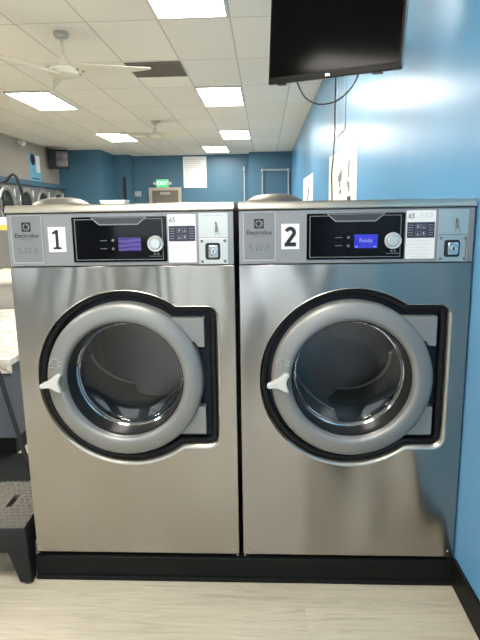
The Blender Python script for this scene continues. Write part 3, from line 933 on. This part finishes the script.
# ------------------------------------------------------------------ far wall
t = thing('exit_door', 'taupe door in a beige frame under the green exit sign', 'door', (-2.755, YF, 0))
MB().box(-0.45, -0.37, -0.06, -0.001, 0, 2.11).box(0.37, 0.45, -0.06, -0.001, 0, 2.11).box(-0.45, 0.45, -0.06, -0.001, 2.11, 2.19).build('door_frame', M['doorframe'], t, smooth=0)
MB().box(-0.368, 0.368, -0.035, -0.002, 0.005, 2.108).build('door_leaf', M['doorbeige'], t, smooth=0)
MB().box(-0.14, 0.14, -0.075, -0.036, 2.0, 2.06).build('door_closer', M['doorframe'], t, smooth=0)
MB().cyl((0.30, -0.036, 1.0), (0.30, -0.09, 1.0), 0.03).build('door_knob', M['chrome'], t)
t = thing('exit_sign', 'lit green exit sign with lamp heads above the taupe door', 'exit sign', (-2.82, YF, 2.28))
MB().box(-0.17, 0.17, -0.06, -0.001, -0.09, 0.13).build('housing', M['whitemetal'], t, smooth=0, bevel=0.006)
MB().box(-0.155, 0.155, -0.064, -0.0602, -0.075, 0.115).build('green_face', M['exitgreen'], t, smooth=0)
text('exit_lettering', 'EXIT', 0.14, 0, -0.0665, 0.020, M['exitwhite'], t, bold=0.003)
for sx in (-1, 1):
    MB().lathe([(0, -0.07), (0.035, -0.065), (0.045, -0.05), (0.03, -0.01), (0, -0.01)], 'Y', (sx*0.215, 0, 0.02), 20).build('lamp_head', M['whitemetal'], t)
t = thing('price_board', 'tall white printed board on the far blue wall, right of the exit sign', 'notice board', (-1.91, YF, 2.17))
MB().box(-0.32, 0.32, -0.02, -0.001, 0, 0.83).build('board', M['paper'], t, smooth=0)
m = MB()
for i in range(13):
    m.box(-0.27, 0.25-(i % 3)*0.05, -0.0215, -0.0202, 0.08+i*0.056, 0.095+i*0.056)
m.build('printed_lines', M['paleink'], t, smooth=0)
t = thing('wall_panel', 'smooth blue panel set on the far wall between the printed board and the pier', 'wall panel', (-0.90, YF, 0))
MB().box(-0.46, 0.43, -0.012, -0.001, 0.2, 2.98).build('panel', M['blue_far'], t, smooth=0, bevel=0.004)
c = MB().tube([(-0.55, YF-0.03, 0.4), (-0.55, YF-0.03, 2.60)], 0.022, 10)
c.lathe([(0, 2.72), (0.03, 2.71), (0.045, 2.66), (0.04, 2.60), (0.0, 2.58)], 'Z', (-0.55, YF-0.046, 0), 16)
tag(c.build('conduit', M['conduit']), 'thin pale vertical conduit on the far wall just left of the pier', 'conduit')
t = thing('pipe_frame', 'pale pipe run shaped like a door frame on the far pier', 'pipework', (0.31, YF-0.45, 0))
yy = -0.03
MB().tube([(-0.36, yy, 1.55), (-0.36, yy, 2.55)], 0.022, 10).build('pipe', M['conduit'], t)
MB().tube([(0.33, yy, 0.3), (0.33, yy, 2.55)], 0.022, 10).build('pipe', M['conduit'], t)
MB().tube([(-0.36, yy, 2.57), (0.33, yy, 2.57)], 0.026, 10).build('pipe', M['conduit'], t)
for sx in (-0.36, 0.33):
    MB().lathe([(0, -0.04), (0.036, -0.03), (0.04, 0.0), (0.036, 0.03), (0, 0.035)], 'Z', (sx, yy-0.002, 2.57), 14).build('elbow', M['conduit'], t)
t = thing('wall_switch_box', 'small pale switch box on the far blue wall left of the taupe door', 'switch box', (-3.52, YF, 1.96))
MB().box(-0.09, 0.09, -0.05, -0.001, 0, 0.14).build('box', M['conduit'], t, smooth=0, bevel=0.006)
MB().box(-0.02, 0.02, -0.06, -0.0502, 0.05, 0.09).build('switch', M['whitemetal'], t, smooth=0)
b = MB().box(-3.80, -3.74, 14.93, 14.998, 1.2, 2.45).build('wall_strip', M['hose'], smooth=0, bevel=0.005)
tag(b, 'dark narrow vertical strip on the blue corner left of the switch box', 'trim strip')

# white box lying on top of machine 1
t = thing('paper_box', 'flat white box lying on top of machine 1 towards the back', 'box', (-0.690, 2.54, ZB+1.3637), 0.05)
MB().box(-0.055, 0.055, -0.05, 0.05, 0, 0.022).build('box_body', M['paper'], t, smooth=0, bevel=0.002)
MB().box(-0.058, 0.058, -0.053, 0.053, 0.0222, 0.030).build('box_lid', M['white'], t, smooth=0, bevel=0.002)

# ------------------------------------------------------------------ left side: dryers and wall things
DY = 0.888
def make_dryer(y, label):
    t = thing('stacked_dryer', label, 'dryer', (LX+0.10, y, 0), 0, 'stacked dryers along the left wall')
    # local +x points into the room; front face at x=0
    MB().box(-0.098, 0.0, -DY/2+0.006, DY/2-0.006, 0.0, 2.09).build('cabinet', M['dryergrey'], t, smooth=0, bevel=0.004)
    for zc in (1.675, 0.66):
        r = MB().lathe([(0.375, 0.001), (0.372, 0.03), (0.35, 0.045), (0.31, 0.045), (0.285, 0.03), (0.28, 0.001)], 'X', (0, 0, zc), 40, closed=True).build('door_ring', M['dryerring'], t)
        MB().lathe([(0.281, 0.012), (0.2, 0.028), (0, 0.034)], 'X', (0, 0, zc), 40).build('door_glass', M['dryerglass'], r)
        MB().box(0.046, 0.075, -0.35, -0.32, zc-0.08, zc+0.08).build('door_handle', M['dryerring'], r, smooth=0, bevel=0.004)
    MB().box(0.001, 0.004, 0.36, 0.42, 1.84, 2.00).build('sticker', M['white'], t, smooth=0)
    MB().box(0.001, 0.012, -0.40, 0.34, 1.10, 1.22).build('control_strip', M['blackplastic'], t, smooth=0)
dl = ['stacked dryer beyond the frame, nearest of the row on the left wall',
      'stacked dryer cut by the left photo edge, its round door half visible',
      'stacked dryer whose round door is second from the left photo edge, by the black hose',
      'stacked dryer in the row, third round door from the left photo edge',
      'stacked dryer farthest along the left wall, next to the blue corner']
for i in range(5):
    make_dryer(13.24 - DY*(4-i), dl[i])
b = MB().box(LX+0.001, LX+0.16, 9.0, 13.745, 2.095, 2.20).build('dryer_bulkhead', M['lightblue'], smooth=0, bevel=0.004)
b.data.materials[0] = mat('blue_bulkhead', (0.045, 0.105, 0.165), 0.5)
tag(b, 'long blue strip running along the tops of the dryers on the left wall', 'bulkhead trim')
t = thing('wall_poster', 'narrow light blue poster on the grey left wall above the dryers', 'poster', (LX, 12.30, 2.22))
MB().box(0.0008, 0.006, -0.29, 0.29, 0, 0.58).build('sheet', M['lightblue'], t, smooth=0)
MB().lathe([(0, 0.0085), (0.12, 0.0085), (0.125, 0.0062)], 'X', (0, -0.10, 0.46), 20).build('dark_picture', M['navyink'], t)
MB().box(0.0062, 0.008, 0.06, 0.27, 0.20, 0.56).build('white_print', M['white'], t, smooth=0)
MB().box(0.0062, 0.008, -0.2, 0.2, 0.04, 0.07).build('text_line', M['navyink'], t, smooth=0)
t = thing('corner_television', 'small dark television on a bracket high in the far left corner', 'television', (-4.78, 13.02, 2.54), math.radians(28))
MB().box(-0.25, 0.20, 0.0, 0.10, 0, 0.44).build('casing', M['tvbezel'], t, smooth=0, bevel=0.01)
MB().box(-0.09, 0.175, -0.004, -0.0003, 0.05, 0.40).build('screen', M['crt'], t, smooth=0)
MB().hexa([(-0.14, 0.101, 0.05), (0.14, 0.101, 0.05), (0.08, 0.20, 0.10), (-0.14, 0.20, 0.10), (-0.14, 0.101, 0.40), (0.14, 0.101, 0.40), (0.08, 0.20, 0.34), (-0.14, 0.20, 0.34)]).build('back_housing', M['blackplastic'], t, smooth=0)
MB().tube([(-0.05, 0.20, 0.22), (-0.16, 0.28, 0.22), (-0.195, 0.23, 0.22)], 0.02, 8).build('wall_arm', M['blackplastic'], t)
t = thing('wall_sensor', 'small round white sensor where the grey left wall meets the ceiling', 'sensor', (LX, 11.55, CZ-0.13))
MB().box(0.0005, 0.06, -0.05, 0.05, 0.0, 0.09).build('base', M['whitemetal'], t, smooth=0, bevel=0.01)
MB().lathe([(0, -0.06), (0.04, -0.045), (0.055, 0.0), (0.04, 0.045), (0, 0.06)], 'Z', (0.10, 0, 0.03), 18).build('dome', M['white'], t)

# black hose rising behind machine 1
hs = MB().tube(smoothpath([(-1.75, 2.72, 1.50), (-1.55, 2.68, 1.555), (-1.40, 2.64, 1.583), (-1.252, 2.6, 1.586), (-1.222, 2.6, 1.594), (-1.208, 2.6, 1.608), (-1.190, 2.6, 1.622), (-1.172, 2.6, 1.612), (-1.158, 2.6, 1.570), (-1.148, 2.6, 1.504),
                          (-1.15, 2.6, 1.30), (-1.17, 2.6, 1.0), (-1.17, 2.62, 0.5), (-1.17, 2.62, 0.019)]), 0.0075, 10)
tag(hs.build('water_hose', M['hose']), 'black hose arching up and over just left of machine 1', 'hose')
# stand pipe carrying the far end of hose
sp_ = MB().tube([(-1.76, 2.72, 0.002), (-1.76, 2.72, 1.49)], 0.02, 12)
tag(sp_.build('stand_pipe', M['conduit']), 'vertical stand pipe out of frame that the black hose rises from', 'pipe')

# marbled folding table left of machine 1
t = thing('folding_table', 'low table with a cream marbled top left of machine 1', 'table', (-2.35, 3.75, 0))
MB().box(-0.86, 0.86, -0.745, 1.0, 0.572, 0.612).box(-0.86, 0.86, -0.745, -0.725, 0.526, 0.572).build('tabletop', M['marble'], t, smooth=0, bevel=0.003)
MB().box(-0.84, 0.84, -0.71, 0.98, 0.11, 0.571).build('cabinet', M['bluegrey'], t, smooth=0)
MB().box(-0.82, 0.82, -0.69, 0.96, 0.0, 0.109).build('toe_kick', M['black_base'], t, smooth=0)
t = thing('low_cabinet', 'pale grey cabinet standing behind the cream marbled table', 'cabinet', (-2.75, 5.25, 0))
MB().box(-0.85, 0.85, -0.44, 0.44, 0.05, 0.835).build('body', M['greylam'], t, smooth=0)
MB().box(-0.87, 0.87, -0.46, 0.46, 0.8355, 0.86).build('top', M['cream'], t, smooth=0, bevel=0.004)
MB().box(-0.80, 0.80, -0.40, 0.42, 0.0, 0.049).build('toe_kick', M['black_base'], t, smooth=0)
MB().box(-0.004, 0.004, -0.443, -0.4402, 0.08, 0.80).build('door_gap', M['ink'], t, smooth=0)
# crumpled pale yellow cloth on the cabinet
m = MB()
nn = 14
grid = [[None]*nn for _ in range(nn)]
for i in range(nn):
    for j in range(nn):
        u = i/(nn-1)*2-1; v = j/(nn-1)*2-1
        e = max(0, 1-max(abs(u), abs(v))**4)
        h = e*(0.075 + 0.03*math.sin(5*u+3*v)+0.02*math.sin(9*v-4*u))
        grid[i][j] = m.bm.verts.new((u*0.26, v*0.30, 0.002+h))
for i in range(nn-1):
    for j in range(nn-1):
        m.bm.faces.new((grid[i][j], grid[i+1][j], grid[i+1][j+1], grid[i][j+1]))
cl = m.build('folded_cloth', M['paleyellow'], loc=(-2.30, 5.12, 0.861), smooth=80)
tag(cl, 'crumpled pale yellow cloth on the grey cabinet at the left edge', 'cloth')
t = thing('detergent_box', 'yellow and white box standing at the left edge behind machine 1', 'box', (-2.70, 5.60, 0.861))
MB().box(-0.22, 0.22, -0.08, 0.08, 0.0, 0.44).build('lower_part', M['dryergrey'], t, smooth=0)
MB().box(-0.22, 0.22, -0.08, 0.08, 0.4405, 0.49).build('yellow_band', M['yellow'], t, smooth=0)
MB().box(-0.22, 0.22, -0.08, 0.08, 0.4905, 0.57).build('white_top', M['white'], t, smooth=0)

# leaning dark pole
pl = MB().tube([(-1.30, 2.742, 0.014), (-1.49, 2.905, 0.455), (-1.625, 3.02, 0.775)], 0.0125, 10)
pl.lathe([(0, -0.002), (0.014, 0.0), (0.015, 0.03), (0.0, 0.035)], 'Z', (-1.30, 2.742, 0.0105), 12)
tag(pl.build('leaning_pole', M['stool']), 'thin dark pole leaning against the marbled table behind the step stool', 'pole')

# dark grey sheet laid flat on the floor
m_ = MB().box(-1.70, -0.945, 2.30, 3.05, 0.001, 0.008).build('floor_layer', M['stool'], smooth=0, bevel=0.003)
tag(m_, 'dark grey sheet flat on the floor between the step stool and the marbled table', 'mat')
# black step stool
t = thing('step_stool', 'black plastic step stool with a bumpy grey tread left of machine 1', 'step stool', (-1.105, 2.065, 0), math.radians(3))
H = 0.235
hx, hy = 0.150, 0.185
# top deck with handle slot: frame in xy plane
deck = MB()
sx0, sx1, sy0, sy1 = 0.012, 0.038, -0.03, 0.07
for bx in ((-hx, sx0, -hy, hy), (sx1, hx, -hy, hy), (sx0, sx1, -hy, sy0), (sx0, sx1, sy1, hy)):
    deck.box(bx[0], bx[1], bx[2], bx[3], H-0.02, H)
bmesh.ops.remove_doubles(deck.bm, verts=deck.bm.verts, dist=1e-5)
deck.build('tread', M['stooltop'], t, smooth=0)
MB().box(sx0-0.002, sx1+0.002, sy0-0.002, sy1+0.002, H-0.034, H-0.0202).build('slot_darkener', M['gasket'], t, smooth=0)  # black block added below the slot so the hole looks dark
bp = MB()
for i in range(12):
    for j in range(15):
        x = -hx+0.014+i*0.0247 + (0.006 if j % 2 else -0.004); y = -hy+0.014+j*0.0255
        if sx0-0.012 < x < sx1+0.012 and sy0-0.012 < y < sy1+0.012: continue
        bp.lathe([(0.0085, -0.001), (0.007, 0.0025), (0.0, 0.0035)], 'Z', (x, y, H), 8)
o_ = bp.build('tread_bumps', M['stooltop'], t)
o_['kind'] = 'stuff'
sk = MB()
fl = 0.022
def skirt(z, e): return [(-hx-e, -hy-e, z), (hx+e, -hy-e, z), (hx+e, hy+e, z), (-hx-e, hy+e, z)]
sk.loft([skirt(H-0.004, 0.0), skirt(H-0.012, 0.006), skirt(H-0.05, 0.010), skirt(H-0.10, 0.014), skirt(H-0.10, 0.008), skirt(H-0.022, 0.0)])
sk.build('skirt', M['stool'], t, smooth=60, bevel=0.003)
for ax in (-1, 1):
    for ay in (-1, 1):
        def q(z, e, w):
            X = ax*(hx+e); Y = ay*(hy+e)
            return [(X, Y, z), (X-ax*w, Y, z), (X-ax*w, Y-ay*w, z), (X, Y-ay*w, z)]
        a_, b_ = q(0.006, fl, 0.050), q(H-0.095, 0.010, 0.085)
        leg = MB().hexa(a_+b_).build('leg', M['stool'], t, smooth=0, bevel=0.008, seg=3)
        MB().cyl((ax*(hx+fl-0.022), ay*(hy+fl-0.022), 0.0005), (ax*(hx+fl-0.022), ay*(hy+fl-0.022), 0.010), 0.019, n=20).build('rubber_foot', M['tvside'], leg)

# ------------------------------------------------------------------ world
wd = bpy.data.worlds.new('sky')
sc.world = wd
wd.use_nodes = True
bg = wd.node_tree.nodes['Background']
bg.inputs[0].default_value = (0.80, 0.90, 1.0, 1)
bg.inputs[1].default_value = 4.6

# ------------------------------------------------------------------ camera
cam = bpy.data.cameras.new('camera')
co = bpy.data.objects.new('camera', cam)
COL.objects.link(co)
f, p, yaw, rl = 543.6, 0.1914, 0.0474, 0.0153
fwd = Vector((-math.sin(yaw)*math.cos(p), math.cos(yaw)*math.cos(p), -math.sin(p)))
rt = Vector((math.cos(yaw), math.sin(yaw), 0))
up = rt.cross(fwd)
r2 = rt*math.cos(rl) - up*math.sin(rl)
u2 = rt*math.sin(rl) + up*math.cos(rl)
Mx = Matrix((r2, u2, -fwd)).transposed().to_4x4()
Mx.translation = (0, 0, 1.42)
co.matrix_world = Mx
cam.sensor_fit = 'VERTICAL'
cam.sensor_height = 24
cam.sensor_width = 18
cam.lens = f/640*24
cam.clip_start = 0.05
sc.camera = co

sc.view_settings.view_transform = 'Standard'
sc.view_settings.look = 'None'
sc.view_settings.gamma = 1
sc.view_settings.exposure = 0.12
sc.view_settings.use_curve_mapping = False
